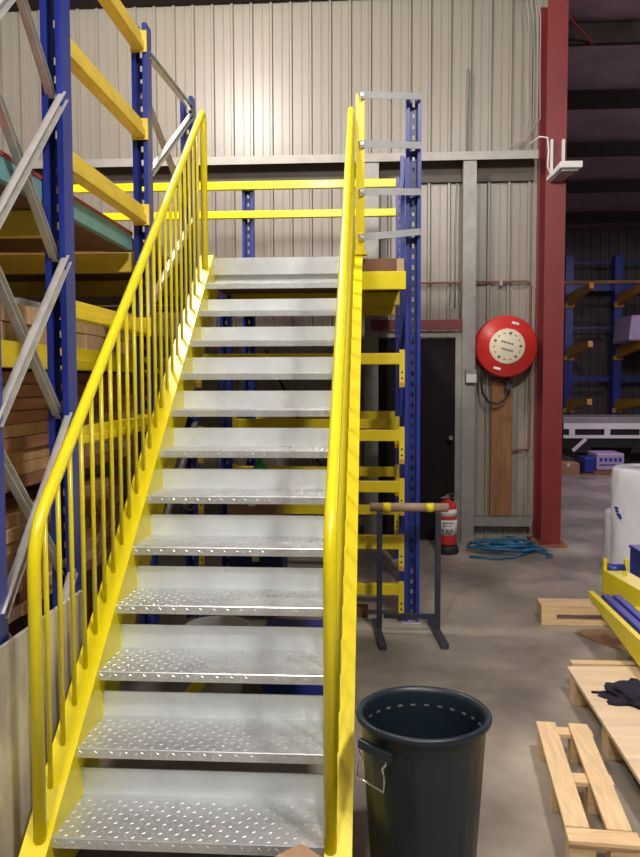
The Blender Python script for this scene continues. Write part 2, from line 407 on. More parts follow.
def beam_y(x, y0, y1, z, h=0.10, w=0.05, label='', m=None, group='yellow beams along the left rack', conn=True):
    t = thing('rack_beam', label, 'rack beam', (x, (y0+y1)/2, z-h/2), group)
    b = MB().box(x-w/2, x+w/2, y0, y1, z-h/2, z+h/2); b.box(x+w/2, x+w/2+0.012, y0, y1, z-h/2, z-h*0.02)
    b.build('beam', m or YRK, t, 0.003)
    if conn:
        for ya, yb in ((y0, y0+0.012), (y1-0.012, y1)):
            e = 0.0 if ya == y0 else 0.012
        MB().box(x-w/2-e, x+w/2+0.012+e, ya, yb, z-h/2-e, z+h/2+e).build('end_plate', m or YRK, t)
    return t
names = [(1.77, 'yellow beam level with the red door head, below the landing bearers'), (1.26, 'yellow front beam at tread height behind the middle of the stairs'),
         (0.916, 'yellow front beam just above the wooden roller of the H-stand'), (0.54, 'thick yellow front beam just below the stand roller'), (0.22, 'lowest yellow front beam beside the foot of the right rack post')]
for z, lb in names:
    beam_x(XB+0.004 if z > 1.5 else -1.17, RX0-0.002, 5.318, z, 0.075 if z != 0.54 else 0.09, 0.05, lb)
beam_x(-0.065, RX0-0.004, 5.14, 2.262, 0.115, 0.05, 'bright yellow beam under the landing edge right of the stairs', m=YEL, conn=False)
beam_x(-1.108, RX0-0.002, 6.308, 2.265, 0.10, 0.05, 'second yellow bearer under the landing, behind the front one', conn=False)
beam_x(-1.05, 0.213, 7.21, 2.262, 0.10, 0.05, 'rearmost yellow bearer under the landing, nearest the wall', conn=False)
for z, lb in ((1.285, 'middle yellow beam of the close trio behind the stairs'), (0.905, 'yellow rear beam just above the front beam at roller height'), (0.60, 'yellow rear beam showing behind the stand roller')):
    beam_x(-1.108, RX0-0.002, 6.308, z, 0.075, 0.05, lb, m=YRK)
beam_x(-1.05, 0.213, 7.21, 1.315, 0.075, 0.05, 'uppermost yellow beam of the close trio, nearest the dark door', conn=False)
# guard rails at the back of the mezzanine
beam_x(-2.9, 0.213, 7.14, 3.36, 0.07, 0.05, 'upper yellow guard rail along the back of the landing', m=YEL, group='guard rails at the back of the mezzanine', conn=False, name='guard_rail')
beam_x(-2.9, 0.213, 7.14, 3.105, 0.065, 0.05, 'lower yellow guard rail along the back of the landing', m=YEL, group='guard rails at the back of the mezzanine', conn=False, name='guard_rail')
MBp = thing('rack_post', 'blue post at the far left end of the back guard rails', 'post', (-2.95, 7.22, 0))
upright(MBp, -3.0, -2.91, 7.2, 7.295, 0.006, 3.42)
# beams along the left rack
xb = -1.225
beam_y(xb, 3.147, 4.228, 3.40, 0.085, 0.05, 'topmost yellow guard beam at the upper left, cut by the photo top', m=YDL)
beam_y(xb, 3.147, 4.228, 2.95, 0.085, 0.05, 'middle yellow guard beam between the two left blue posts', m=YDL)
beam_y(xb, 3.147, 4.228, 2.505, 0.085, 0.05, 'lowest yellow guard beam, just above the teal deck edge', m=YDL)
beam_y(xb, 3.147, 4.228, 1.915, 0.075, 0.05, 'yellow beam under the deck, over the pale timber pack', m=YRK)
beam_y(xb, 3.147, 4.228, 1.40, 0.07, 0.05, 'yellow beam crossing the reddish timber pack behind the balusters', m=YRK)
beam_y(-1.49, 2.56, 5.9, 1.735, 0.11, 0.04, 'dull yellow beam holding the pale timber pack', m=YRK, conn=False)
for y, lb in ((3.2, 'dull yellow bearer under the near end of the teal deck'), (4.27, 'dull yellow bearer under the middle of the deck at the far edge of the teal'), (5.44, 'dim bearer deepest under the left deck')):
    beam_x(-2.9, -1.27, y, 2.265, 0.105, 0.05, lb, m=YDL, group='bearers under the left deck', conn=False)

# ------------------------------------------------------------------ decks
dk = thing('mezzanine_deck', 'teal-sided mezzanine deck with a red top edge on the left rack', 'deck', (-2.0, 3.4, 2.319))
MB().box(-2.9, -1.302, 2.2, 4.225, 2.319, 2.40).build('deck_board', BRN, dk)
MB().box(-1.302, -1.272, 2.2, 4.225, 2.319, 2.40).build('side_board', TEA, dk)
MB().box(-2.9, -1.305, 2.2, 4.225, 2.40, 2.412).build('top_sheet', BRN, dk)
MB().box(-1.305, -1.268, 2.2, 4.225, 2.40, 2.415).build('edge_strip', RDD, dk)
dk2 = thing('landing_deck', 'brown timber landing deck at the head of the stairs', 'deck', (-0.5, 6.2, 2.32))
MB().box(-1.17, 0.21, 5.29, 7.19, 2.317, 2.40).build('deck_board', BRN, dk2)
MB().box(-2.9, 0.21, 7.30, 7.98, 2.317, 2.40).box(-1.05, 0.21, 7.19, 7.30, 2.317, 2.40).build('deck_board', BRN, dk2)  # rear extension added to keep light off the wall under the deck
MB().box(-0.055, 0.16, 5.15, 5.29, 2.3215, 2.40).build('edge_board', BRN, dk2)
MB().box(0.16, 0.205, 5.15, 5.29, 2.3215, 2.40).build('cut_end', TMC, dk2)
MB().box(-2.9, -1.27, 4.34, 7.19, 2.318, 2.40).build('deck_board', BRN, dk2)

# galvanised guard bars from the stair end post to the rack post
for i, (za, zb, lb) in enumerate(((3.38, 3.45, 'topmost galvanised guard bar beside the tall yellow end post'), (3.085, 3.14, 'second galvanised guard bar from the top beside the yellow end post'),
                      (2.795, 2.845, 'third galvanised guard bar from the top beside the yellow end post'), (2.515, 2.59, 'lowest galvanised guard bar beside the yellow end post'))):
    g = thing('guard_bar', lb, 'guard bar', (0.13, 5.2, za-0.02), 'guard bars right of the stair head')
    b = MB(); p, q = Vector((-0.072, 5.030, za)), Vector((0.316, 5.282, zb)); b.bar(p, q, 0.005, 0.042); b.bar(p+Vector((-0.006,0.012,0.019)), q+Vector((-0.006,0.012,0.019)), 0.026, 0.004)
    b.build('bar', GRS, g)
    MB().cyl((-0.06, 5.024, za+0.002), (-0.06, 5.0585, za+0.002), 0.011, 8).build('bolt', GAL, g)

# ------------------------------------------------------------------ timber in the left rack
def board(x0, x1, y0, y1, z0, z1, m, label, group):
    return tag(MB().box(x0, x1, y0, y1, z0, z1).build('timber_board', m, None, 0.003), label, 'timber', group)
XF = -1.56
for r in range(2):                                       # pale pack, ends to the aisle
    z0 = 1.795 + r*0.088
    y = 2.9
    for j in range(20):
        w = 0.138; dx = random.uniform(-0.015, 0.012)
        board(XF-1.2, XF+dx, y+0.002, y+w-0.002, z0, z0+0.084, TMC if random.random() < 0.7 else TMA,
              'pale sawn timber end in the pack under the mezzanine deck', 'pale timber pack under the deck')
        y += w
for r in range(9):                                       # reddish pack of long boards
    z0 = 1.145 + r*0.0585
    m = (TMB, TMA, TMA, TMB, TMA, TMB, TMB, TMB, TMB)[r]
    words = ('lowest', 'second from lowest', 'third from lowest', 'fourth from lowest', 'middle', 'fourth from top', 'third from top', 'second from top', 'topmost')[r]
    board(XF-0.9, XF+random.uniform(-0.012, 0.012), 2.75, 5.5, z0, z0+0.056, m, 'long brown timber board, %s of the reddish pack behind the crossed braces' % words, 'reddish timber pack in the left rack')
for z in (1.045,):
    for y in (3.1, 4.2, 5.2):
        w = {3.1: 'nearest', 4.2: 'middle', 5.2: 'farthest'}[y]
        board(XF-0.9, XF-0.03, y, y+0.09, 1.056, 1.143, TMA, '%s timber spacer between the reddish pack and the block-ended pack' % w, 'timber spacers')
for r in range(8):                                       # lower pack, block ends
    z0 = 0.58 + r*0.0585
    y = 2.75
    for j in range(16):
        w = 0.132; dx = random.uniform(-0.02, 0.015)
        board(XF-1.1, XF+dx, y+0.002, y+w-0.002, z0, z0+0.056, random.choice((TMA, TMA, TMB, TMC)), 'brown timber end in the low pack of block ends beside the stair foot', 'block-ended timber pack')
        y += w
for y in (2.9, 4.4):
    board(XF-1.0, XF-0.1, y, y+0.45, 0, 0.579, BRN, '%s dark timber bearer under the low timber pack' % ('near' if y < 3 else 'far'), 'bearers under the low timber pack')
# the upper packs stand on cross bars between the rack beams
for y in (2.95, 4.2, 5.3):
    w = {2.95: 'nearest', 4.2: 'middle', 5.3: 'farthest'}[y]
    board(XF-0.95, -1.515, y, y+0.09, 1.675, 1.793, BRN, '%s dark bearer between the pale pack and the reddish pack' % w, 'bearers between timber packs')

# dusty sheet standing on edge at the foot of the rack
p = MB(); p.quadbox([(-1.165,1.4,0),(-1.15,1.4,0),(-1.15,3.07,0),(-1.165,3.07,0),(-1.165,1.4,0.797),(-1.15,1.4,0.797),(-1.15,3.085,0.79),(-1.165,3.085,0.79)])
tag(p.build('sheet_panel', SHT), 'dusty grey sheet standing on edge left of the stair foot', 'panel')

# ------------------------------------------------------------------ things under the landing, seen through the stairs
def carton(x0, x1, y0, y1, z0, z1, m, label, name='carton', cat='box'):
    t = thing(name, label, cat, ((x0+x1)/2, (y0+y1)/2, z0))
    MB().box(x0, x1, y0, y1, z0, z1).build('box_body', m, t, 0.004)
    MB().box((x0+x1)/2-0.025, (x0+x1)/2+0.025, y0-0.001, y0+0.03, z1-0.06, z1+0.001).build('tape', WHT, t)
    return t
carton(-1.0, -0.62, 5.50, 5.85, 0, 0.42, BLD, 'dark blue crate on the floor under the landing', 'crate', 'crate')
carton(-1.02, -0.66, 5.55, 5.85, 0.421, 0.80, CRD, 'brown carton on top of the dark blue crate')
t = thing('tub', 'white plastic tub glimpsed under the lower treads', 'tub', (-0.66, 3.9, 0))
MB().lathe([(0,0),(0.11,0),(0.12,0.01),(0.15,0.35),(0.17,0.36),(0.17,0.385),(0.14,0.385),(0.11,0.02),(0,0.02)], (-0.78, 3.95, 0), 28).build('body', WHT, t)
t = thing('plastic_crate', 'blue plastic crate glimpsed under the lower treads', 'crate', (-0.38, 4.1, 0))
MB().prism([(-0.55,0),(-0.22,0),(-0.20,0.32),(-0.57,0.32)], 'y', 3.95, 4.3).build('body', BLU, t, 0.01)
t = thing('bottle', 'green plastic bottle under the stairs', 'bottle', (-0.92, 5.2, 0))
MB().lathe([(0,0.81),(0.05,0.81),(0.055,0.82),(0.055,1.0),(0.02,1.06),(0.02,1.09),(0,1.09)], (-0.8, 5.68, -0.0085), 20).build('body', GRN, t)
MB().lathe([(0.024,1.09),(0.024,1.12),(0,1.12)], (-0.8, 5.68, -0.0085), 16).build('cap', WHT, t)
t = thing('knee_brace', 'yellow diagonal strut under the left stringer', 'brace', (-0.98, 3.9, 0))
MB().bar((-0.95, 3.7, 0.02), (-0.72, 3.75, 0.30), 0.04, 0.05).build('strut', YEL, t)
t = thing('crossed_strut', 'dark crossed strut behind the yellow beams', 'strut', (-0.4, 7.1, 0))
MB().bar((-0.95, 7.18, 1.9), (-0.1, 7.18, 0.1), 0.02, 0.05, (0,1,0)).bar((-0.15, 7.12, 0.9), (-0.75, 7.12, 0.05), 0.02, 0.05, (0,1,0)).build('strut', BLK, t)
board(-1.13, -0.02, 5.42, 5.5, 0, 0.07, BRN, 'dark timber length on the floor under the lowest yellow beam', None)

t = thing('carton', 'corner of a brown carton in front of the lowest tread', 'box', (-0.2, 2.0, 0))
MB().prism([(-0.2,2.215),(-0.41,2.005),(-0.2,1.795),(0.01,2.005)], 'z', 0, 0.296).build('box_body', CRD, t, 0.003)
MB().bar((-0.305, 1.90, 0.297), (-0.095, 2.11, 0.297), 0.05, 0.002).build('tape', TAN, t)

# ------------------------------------------------------------------ bin
bn = thing('rubbish_bin', 'dark blue-green plastic rubbish bin, open and empty', 'bin', (0.166, 2.5, 0))
def flute(r, h, a):
    if 0.03 < h < 0.5 : return r*(1 + 0.008*(1 if math.cos(a*22) > 0.2 else 0))
    return r
RB = 0.208
MB().lathe([(0,0),(0.150,0),(0.158,0.012),(0.164,0.04),(RB-0.016,0.48),(RB-0.013,0.50),(RB-0.013,0.545),(RB,0.55),(RB+0.006,0.557),(RB+0.007,0.568),(RB,0.575),(RB-0.012,0.572),(RB-0.018,0.555),(RB-0.018,0.48),(0.158,0.05),(0.15,0.016),(0,0.016)], (0.166, 2.5, 0), 132, 'z', flute).build('body', BIN, bn)
def handle(ang):
    ca, sa = math.cos(ang), math.sin(ang)
    def P(w, rr, z): return (0.166 + rr*ca - w*sa, 2.5 + rr*sa + w*ca, z)
    rr = RB+0.012
    a = [P(-0.055, rr-0.01, 0.50), P(-0.06, rr, 0.485), P(-0.045, rr, 0.468), P(-0.06, rr+0.004, 0.452), P(-0.06, rr+0.006, 0.405), P(0.06, rr+0.006, 0.405), P(0.06, rr+0.004, 0.452), P(0.045, rr, 0.468), P(0.06, rr, 0.485), P(0.055, rr-0.01, 0.50)]
    MB().tube(a, 0.0032, 8).build('handle', CHR, bn)
    b = MB(); b.bar(P(-0.07, rr-0.012, 0.505), P(0.07, rr-0.012, 0.505), 0.02, 0.03); b.build('handle_socket', BIN, bn, 0.004)
handle(math.radians(222)); handle(math.radians(42))
for j in range(26):
    a = 2*math.pi*j/26; ca, sa = math.cos(a), math.sin(a); rr = RB-0.019
    p = Vector((0.166+rr*ca, 2.5+rr*sa, 0.515)); tdir = Vector((-sa, ca, 0))
    MB().bar(p-tdir*0.008, p+tdir*0.008, 0.002, 0.006).build('rim_slot', GLD, bn)

# ------------------------------------------------------------------ H stand with roller
t = thing('roller_stand', 'dark steel H-shaped roller stand on the floor right of the stairs', 'stand', (0.24, 5.05, 0))
for x in (0.052, 0.424):
    MB().box(x-0.018, x+0.018, 5.06, 5.095, 0.04, 0.79).build('post', STE, t, 0.003)
for xb_, xf_, yb_, yf_ in ((0.022, 0.072, 5.27, 4.74), (0.395, 0.447, 5.29, 4.78)):
    MB().bar((xf_, yf_, 0.02), (xb_, yb_, 0.02), 0.046, 0.04).build('foot', STE, t, 0.004)
MB().box(0.08, 0.412, 5.065, 5.09, 0.10, 0.13).build('crossbar', STE, t)
r = MB().cyl((-0.01, 5.078, 0.818), (0.488, 5.078, 0.818), 0.028, 20).build('roller', TAN, t)
for x0, x1 in ((0.075, 0.125), (0.35, 0.395)):
    MB().cyl((x0, 5.078, 0.818), (x1, 5.078, 0.818), 0.0295, 20).build('tape_band', YEL, r)

# ------------------------------------------------------------------ wall fittings
hr_ = thing('fire_hose_reel', 'red round fire hose reel on the corrugated wall beside the red column', 'hose reel', (1.33, 8.0, 1.66))
cR = (1.33, 7.98, 1.96)
MB().lathe([(0,0),(0.20,0),(0.21,0.012),(0.285,0.02),(0.302,0.035),(0.305,0.06),(0.295,0.075),(0.295,0.16),(0.305,0.165),(0.305,0.185),(0.29,0.19),(0,0.19)], cR, 56, 'y').build('reel_drum', REL, hr_)
dsc = MB().lathe([(0,-0.014),(0.165,-0.014),(0.174,-0.008),(0.174,-0.0005),(0,-0.0005)], cR, 48, 'y').build('instruction_disc', CRM, hr_)
gl = MB()
for (w, a) in ((0.06, 0.035), (0.055, -0.035)):
    p = Vector((1.33, 7.9645, 1.96+a)); dd = Vector((0.96, 0, -0.28))
    for q in range(5):
        s0 = -w+q*w*0.42; gl.bar(p+dd*s0, p+dd*(s0+w*0.3), 0.002, 0.018)
for j in range(14):
    a = 2*math.pi*j/14; p = Vector((1.33+0.13*math.cos(a), 7.9645, 1.96+0.13*math.sin(a))); tt = Vector((-math.sin(a), 0, math.cos(a)))
    gl.bar(p-tt*0.012, p+tt*0.012, 0.002, 0.008 if j % 3 else 0.026)
gl.build('printed_marks', GRY, dsc)
for (dx, dz) in ((0.08, 0.225), (-0.095, -0.215)):
    MB().bar((1.33+dx-0.034, 7.990, 1.96+dz+0.01), (1.33+dx+0.034, 7.990, 1.96+dz-0.008), 0.006, 0.024).build('white_sticker', WHT, hr_)
MB().box(1.035, 1.33, 8.175, 8.2, 1.94, 1.99).box(1.31, 1.35, 8.16, 8.25, 1.85, 2.07).build('bracket', GLD, hr_)
hp = [(1.12, 8.10, 1.80), (1.09, 8.10, 1.66), (1.11, 8.09, 1.50), (1.17, 8.08, 1.41), (1.26, 8.08, 1.39), (1.33, 8.08, 1.44), (1.36, 8.09, 1.54), (1.36, 8.1, 1.66), (1.37, 8.12, 1.76)]
MB().tube(hp, 0.013, 10).build('hose', BLK, hr_)
MB().cyl((1.365, 8.06, 1.56), (1.365, 8.15, 1.56), 0.03, 14).cyl((1.365, 8.10, 1.50), (1.365, 8.10, 1.62), 0.018, 12).build('valve', STE, hr_)

tag(MB().box(1.21, 1.425, 8.2, 8.245, 0.245, 1.64).build('backing_board', RST, None, 0.004), 'rusty brown upright board on the wall below the hose reel', 'board')

fe = thing('fire_extinguisher', 'red fire extinguisher with white label standing by the dark door', 'fire extinguisher', (0.715, 7.5, 0))
cE = (0.715, 7.52, 0)
MB().lathe([(0,0),(0.10,0),(0.11,0.02),(0.10,0.075),(0.088,0.085),(0,0.085)], cE, 28).build('base', BLK, fe)
MB().lathe([(0,0.085),(0.08,0.085),(0.088,0.10),(0.088,0.43),(0.080,0.465),(0.055,0.492),(0.024,0.505),(0.022,0.52),(0,0.52)], cE, 36).build('cylinder', REL, fe)
lab = MB().lathe([(0.0885,0.185),(0.0895,0.185),(0.0895,0.325),(0.0885,0.325)], cE, 36).build('label', WHT, fe)
MB().lathe([(0.0885,0.36),(0.0895,0.36),(0.0895,0.425),(0.0885,0.425)], cE, 36).build('label', WHT, fe)
pm = MB()
for j, (x, z, w, h) in enumerate(((-0.045,0.225,0.026,0.03),(-0.008,0.228,0.026,0.022),(0.028,0.228,0.024,0.022),(0.0,0.205,0.06,0.012),(0.0,0.30,0.10,0.010),(-0.01,0.275,0.08,0.006))):
    y = 7.52-math.sqrt(max(0, 0.091**2-x*x)); pm.box(0.715+x-w/2, 0.715+x+w/2, y-0.001, y+0.006, z-h/2, z+h/2)
pm.build('printed_marks', GRY, lab)
MB().cyl((0.715,7.52,0.52), (0.715,7.52,0.555), 0.014, 12).bar((0.69,7.52,0.553), (0.80,7.50,0.575), 0.016, 0.008).bar((0.70,7.52,0.535), (0.80,7.50,0.525), 0.016, 0.006).bar((0.715,7.52,0.535),(0.655,7.5,0.53),0.014,0.014).build('valve_handle', CHR, fe)

# blue hose tangled on the floor
pts = []
random.seed(11)
n = 150
for i in range(n):
    u = i/(n-1); a = u*2*math.pi*5.2
    rx = 0.27+0.06*math.sin(3.1*a/5.2*2+1); ry = 0.17+0.06*math.cos(2.3*a/3)
    pts.append((1.27+rx*math.cos(a)+0.08*math.sin(a*0.37), 7.63+ry*math.sin(a)+0.04*math.sin(a*0.6), 0.012+0.075*u*0.9+0.012*(1+math.sin(2.7*a))))
pts = [(0.90, 7.32, 0.012), (1.15, 7.24, 0.012), (1.3, 7.32, 0.012)] + pts + [(1.5, 7.55, 0.05), (1.62, 7.48, 0.014), (1.66, 7.40, 0.013), (1.60, 7.33, 0.013)]
tag(MB().tube(pts, 0.0115, 8).build('air_hose', HOS), 'blue hose heaped in loops on the floor below the hose reel', 'hose')

# pipes, conduits and cables
t = thing('water_pipe', 'thin brown pipe running along the wall and down beside the red column', 'pipe', (0.9, 8.21, 0.9))
MB().tube([(-1.5, 8.215, 2.60), (1.55, 8.215, 2.62), (1.585, 8.215, 2.61), (1.595, 8.215, 2.57), (1.595, 8.215, 0.95), (1.58, 8.215, 0.93), (1.44, 8.215, 0.92)], 0.012, 10).build('pipe', PIP, t)
for x in (-1.2, 0.4, 1.3):
    MB().box(x-0.015, x+0.015, 8.2, 8.248, 2.58, 2.64).build('pipe_clip', GLD, t)
tag(MB().tube([(0.955, 8.235, 4.72), (0.955, 8.215, 4.68), (0.955, 8.215, 3.92), (0.99, 8.12, 3.872)], 0.011, 10).build('conduit', GLD), 'grey conduit on the upper wall above the door mullion', 'conduit')
tag(MB().tube([(0.86, 8.245, 3.61), (0.845, 8.235, 3.2), (0.845, 8.235, 2.36)], 0.007, 8).build('conduit', CBL), 'thin dark conduit dropping to the right end of the red door head', 'conduit')
t = thing('cable_bundle', 'cables hanging from the roof down beside the red column', 'cables', (1.6, 8.0, 3.8))
for j, x in enumerate((1.50, 1.545, 1.58, 1.61)):
    MB().tube([(x-0.12, 7.98, 5.42), (x-0.04, 7.96, 5.36), (x+0.0, 7.97, 5.1), (x+0.015*math.sin(j), 7.98, 4.6), (x+0.01, 7.98, 4.15), (x-0.03-0.03*j, 7.99, 3.95), (x-0.16, 8.02, 3.875)], 0.006, 6).build('cable', CBL, t)
t = thing('junction_box', 'small pale grey box on the mullion beside the hose reel', 'box', (0.965, 8.04, 1.62))
MB().box(0.93, 1.04, 8.0, 8.058, 1.60, 1.735).build('box_body', GLD, t, 0.006)
MB().box(0.935, 1.035, 7.992, 8.0, 1.605, 1.69).build('cover', WHT, t, 0.003)

# white fitting on the column
fl = thing('floodlight', 'white floodlight on brackets high on the red column', 'light fitting', (1.76, 7.8, 3.5))
for x, m in ((1.70, WHT), (1.81, WHT)):
    MB().box(x-0.012, x+0.012, 7.82, 7.858, 3.58, 3.90).build('bracket', m, fl)
MB().quadbox([(1.66,7.86,3.52),(1.80,7.86,3.52),(1.93,7.58,3.575),(1.73,7.58,3.575),(1.66,7.86,3.555),(1.80,7.86,3.555),(1.93,7.58,3.635),(1.73,7.58,3.635)]).build('head', WHT, fl, 0.006)
MB().quadbox([(1.69,7.84,3.505),(1.79,7.84,3.505),(1.90,7.62,3.553),(1.75,7.62,3.553),(1.69,7.84,3.519),(1.79,7.84,3.519),(1.90,7.62,3.566),(1.75,7.62,3.566)]).build('lens', GLD, fl)
MB().tube([(1.52, 7.99, 3.9), (1.60, 7.9, 3.95), (1.66, 7.83, 3.92), (1.67, 7.82, 3.8), (1.665, 7.83, 3.65), (1.70, 7.84, 3.56)], 0.008, 8).build('cable', WHT, fl)

# ------------------------------------------------------------------ pallets, plywood, cloth at the lower right
pl = thing('pallet', 'narrow pine pallet with two long slats beside the plywood top', 'pallet', (0.79, 3.0, 0), 'pine pallets')
def RP(x, y, z):    # turned a few degrees about its own corner
    a = math.radians(-5.0); dx, dy = x-0.64, y-2.57
    return (0.64+dx*math.cos(a)-dy*math.sin(a), 2.57+dx*math.sin(a)+dy*math.cos(a), z)
def rbox(mb, x0, x1, y0, y1, z0, z1):
    return mb.quadbox([RP(x0,y0,z0),RP(x1,y0,z0),RP(x1,y1,z0),RP(x0,y1,z0),RP(x0,y0,z1),RP(x1,y0,z1),RP(x1,y1,z1),RP(x0,y1,z1)])
for x in (0.64, 0.775):
    rbox(MB(), x, x+0.08, 2.628, 3.455, 0.123, 0.142).build('slat', PIN, pl, 0.002)
for y in (2.56, 2.97, 3.38):
    rbox(MB(), 0.64, 0.87, y, y+0.075, 0.104, 0.122).build('cross_board', PIX, pl, 0.002)
    for x in (0.645, 0.775):
        rbox(MB(), x, x+0.085, y, y+0.075, 0.0, 0.104).build('block', PIX, pl, 0.002)
rbox(MB(), 0.64, 0.87, 2.545, 2.625, 0.123, 0.138).build('end_board', PIX, pl, 0.002)

pp = thing('plywood_platform', 'low pallet topped with a pale plywood sheet at the right edge', 'platform', (1.5, 3.4, 0))
MB().quadbox([(0.978,2.3,0.135),(2.2,2.3,0.135),(2.2,4.17,0.135),(1.008,4.11,0.135),(0.978,2.3,0.152),(2.2,2.3,0.152),(2.2,4.17,0.152),(1.008,4.11,0.152)]).build('plywood_top', PLY, pp)
MB().box(1.05, 2.2, 4.172, 4.23, 0.12, 0.145).build('rear_board', PIX, pp)
for x in (1.012, 1.55, 2.08):
    for y in (2.45, 3.4, 3.97):
        MB().box(x, x+0.09, y, y+0.10, 0.0, 0.135).build('block', PIX, pp, 0.003)
# crumpled cloth
bmc = bmesh.new(); bmesh.ops.create_icosphere(bmc, subdivisions=4, radius=1.0)
from mathutils import noise
for v in bmc.verts:
    n3 = v.co.normalized(); d = 1+0.45*noise.noise(n3*2.2+Vector((3,1,5))) + 0.18*noise.noise(n3*6)
    v.co = Vector((n3.x*0.165*d, n3.y*0.12*d, max(0.0, (n3.z*0.055*d+0.012))))
cm = MB(); cm.bm.free(); cm.bm = bmc
for f in cm.bm.faces: f.smooth = True
bmesh.ops.translate(cm.bm, verts=cm.bm.verts, vec=(1.245, 3.70, 0.1525))
cm.tube([(1.145, 3.74, 0.17), (1.075, 3.75, 0.158), (1.035, 3.755, 0.158)], 0.006, 6)
tag(cm.build('cloth', CLO), 'crumpled black cloth lying on the plywood top', 'cloth')

p2 = thing('pallet', 'pine pallet on the floor behind the yellow trolley', 'pallet', (1.5, 5.5, 0), 'pine pallets')
for y in (5.31, 5.40):
    MB().box(1.13, 1.74, y, y+0.075, 0.120, 0.136).build('slat', PIX, p2, 0.002)
MB().box(1.13, 1.74, 5.31, 5.38, 0, 0.032).build('bottom_board', PIX, p2, 0.002)
for x in (1.13, 1.64):
    MB().box(x, x+0.10, 5.31, 5.47, 0.032, 0.120).build('block', PIX, p2, 0.002)
MB().box(1.23, 1.64, 5.312, 5.332, 0.070, 0.120).build('front_board', PIX, p2, 0.002)
cb = MB().prism([(1.30,5.13),(1.37,5.21),(1.62,5.22),(1.78,4.9),(1.72,4.46)], 'z', 0.0, 0.006)
tag(cb.build('cardboard_sheet', CRD), 'flat brown cardboard sheet on the floor in front of the pallet', 'cardboard')

# ------------------------------------------------------------------ yellow trolley with blue bars
tr = thing('trolley', 'low yellow steel trolley reaching in from the right edge', 'trolley', (1.6, 4.5, 0))
A0, A1 = Vector((1.33, 4.86, 0.315)), Vector((1.327, 3.86, 0.315))
def off(p, dx, dz=0): return p+Vector((dx, -dx*0.088, dz))
MB().prism([(4.87,0.35),(4.87,0.31),(3.98,0.225),(3.86,0.212),(3.86,0.35)], 'x', 1.312, 1.345).bar(off(A0, 0.04, -0.04), off(A1, 0.04, -0.04), 0.07, 0.01).build('side_channel', YEL, tr, 0.003)
MB().bar(off(A0, 0.62), off(A1, 0.62), 0.035, 0.09).build('side_channel', YEL, tr, 0.003)
for q in (0.06, 0.36):
    c_ = A0.lerp(A1, q); MB().bar(off(c_, 0.05, -0.075), off(c_, 0.62, -0.075), 0.08, 0.06).build('cross_member', YEL, tr)
for q in (0.06, 0.36):
    c_ = A0.lerp(A1, q); b = off(c_, 0.58); MB().box(b.x-0.03, b.x+0.03, b.y-0.03, b.y+0.03, 0, 0.22).build('leg', YEL, tr)
# end plate with lugs
e0 = Vector((1.53, 5.22, 0.30))
MB().quadbox([(1.50,5.20,0.25),(1.64,5.20,0.25),(1.79,4.50,0.25),(1.66,4.50,0.25),(1.50,5.20,0.40),(1.64,5.20,0.40),(1.79,4.50,0.36),(1.66,4.50,0.36)]).build('sloping_arm', YEL, tr, 0.004)
for x in (1.50, 1.635):
    MB().box(x, x+0.022, 5.205, 5.245, 0.20, 0.47).build('lug', YEL, tr, 0.004)
MB().cyl((1.522, 5.225, 0.40), (1.635, 5.225, 0.40), 0.035, 14).build('roller', BLU, tr)
for j, (dx, st_, lb) in enumerate(((0.075, 0.02, 'blue bar lying on the trolley, nearest its yellow side'), (0.138, 0.02, 'second blue bar from the yellow side of the trolley'),
                              (0.215, 0.34, 'third blue bar from the yellow side of the trolley'), (0.285, 0.34, 'fourth blue bar on the trolley, beside the sloping yellow arm'))):
    a_, b_ = off(A0.lerp(A1, st_), dx, 0.0), off(A1, dx, 0.0)
    tag(MB().bar(a_, b_, 0.052, 0.05).build('blue_bar', BLU, None, 0.008), lb, 'bar', 'blue bars on the yellow trolley')
bb = thing('steel_cabinet', 'deep blue steel box at the right edge behind the yellow trolley', 'box', (2.05, 5.6, 0))
MB().box(1.78, 2.35, 5.12, 5.58, 0.0, 0.47).build('body', BLU, bb, 0.01)
MB().box(1.775, 2.36, 5.11, 5.59, 0.47, 0.49).build('lid', BLU, bb, 0.005)

# ------------------------------------------------------------------ wrapped rolls
def roll(name, label, cx, cyy, r, h):
    t = thing(name, label, 'roll', (cx, cyy, 0), 'white wrapped rolls')
    def w(rr, hh, a): return rr*(1+0.012*math.sin(5*a+hh*9)+0.008*math.sin(11*a-hh*14)) if rr > r*0.6 else rr
    MB().lathe([(0,0),(r*1.02,0),(r*1.0,0.02)]+[(r*(1+0.006*math.sin(i*1.7)), 0.02+(h-0.05)*i/14) for i in range(1,15)]+[(r-0.01,h-0.008),(r-0.03,h),(r*0.25,h),(r*0.25,h-0.02),(0,h-0.02)], (cx, cyy, 0), 64, 'z', w).build('wrapped_body', FLM, t)
    MB().lathe([(r*0.12,h-0.02),(r*0.2,h-0.02),(r*0.2,h+0.002),(r*0.12,h+0.002),(r*0.12,h-0.02)], (cx, cyy, 0), 24).build('core', CRD, t)
    return t
tall = roll('wrapped_roll', 'tall white plastic-wrapped roll at the right edge', 2.315, 6.6, 0.35, 0.92)
roll('wrapped_roll', 'short white wrapped roll behind the left edge of the tall roll', 2.215, 7.22, 0.14, 0.48)
m_ = MB()
for a_, z, w in ((193, 0.60, 0.02), (195, 0.575, 0.014), (199, 0.55, 0.02), (202, 0.53, 0.012)):
    a_ = math.radians(a_); p_ = Vector((2.315+0.358*math.cos(a_), 6.6+0.358*math.sin(a_), z)); u_ = Vector((-math.sin(a_), math.cos(a_), 0))
    m_.bar(p_-u_*w, p_+u_*w, 0.012, 0.014)
m_.build('printed_marks', BLU, tall)

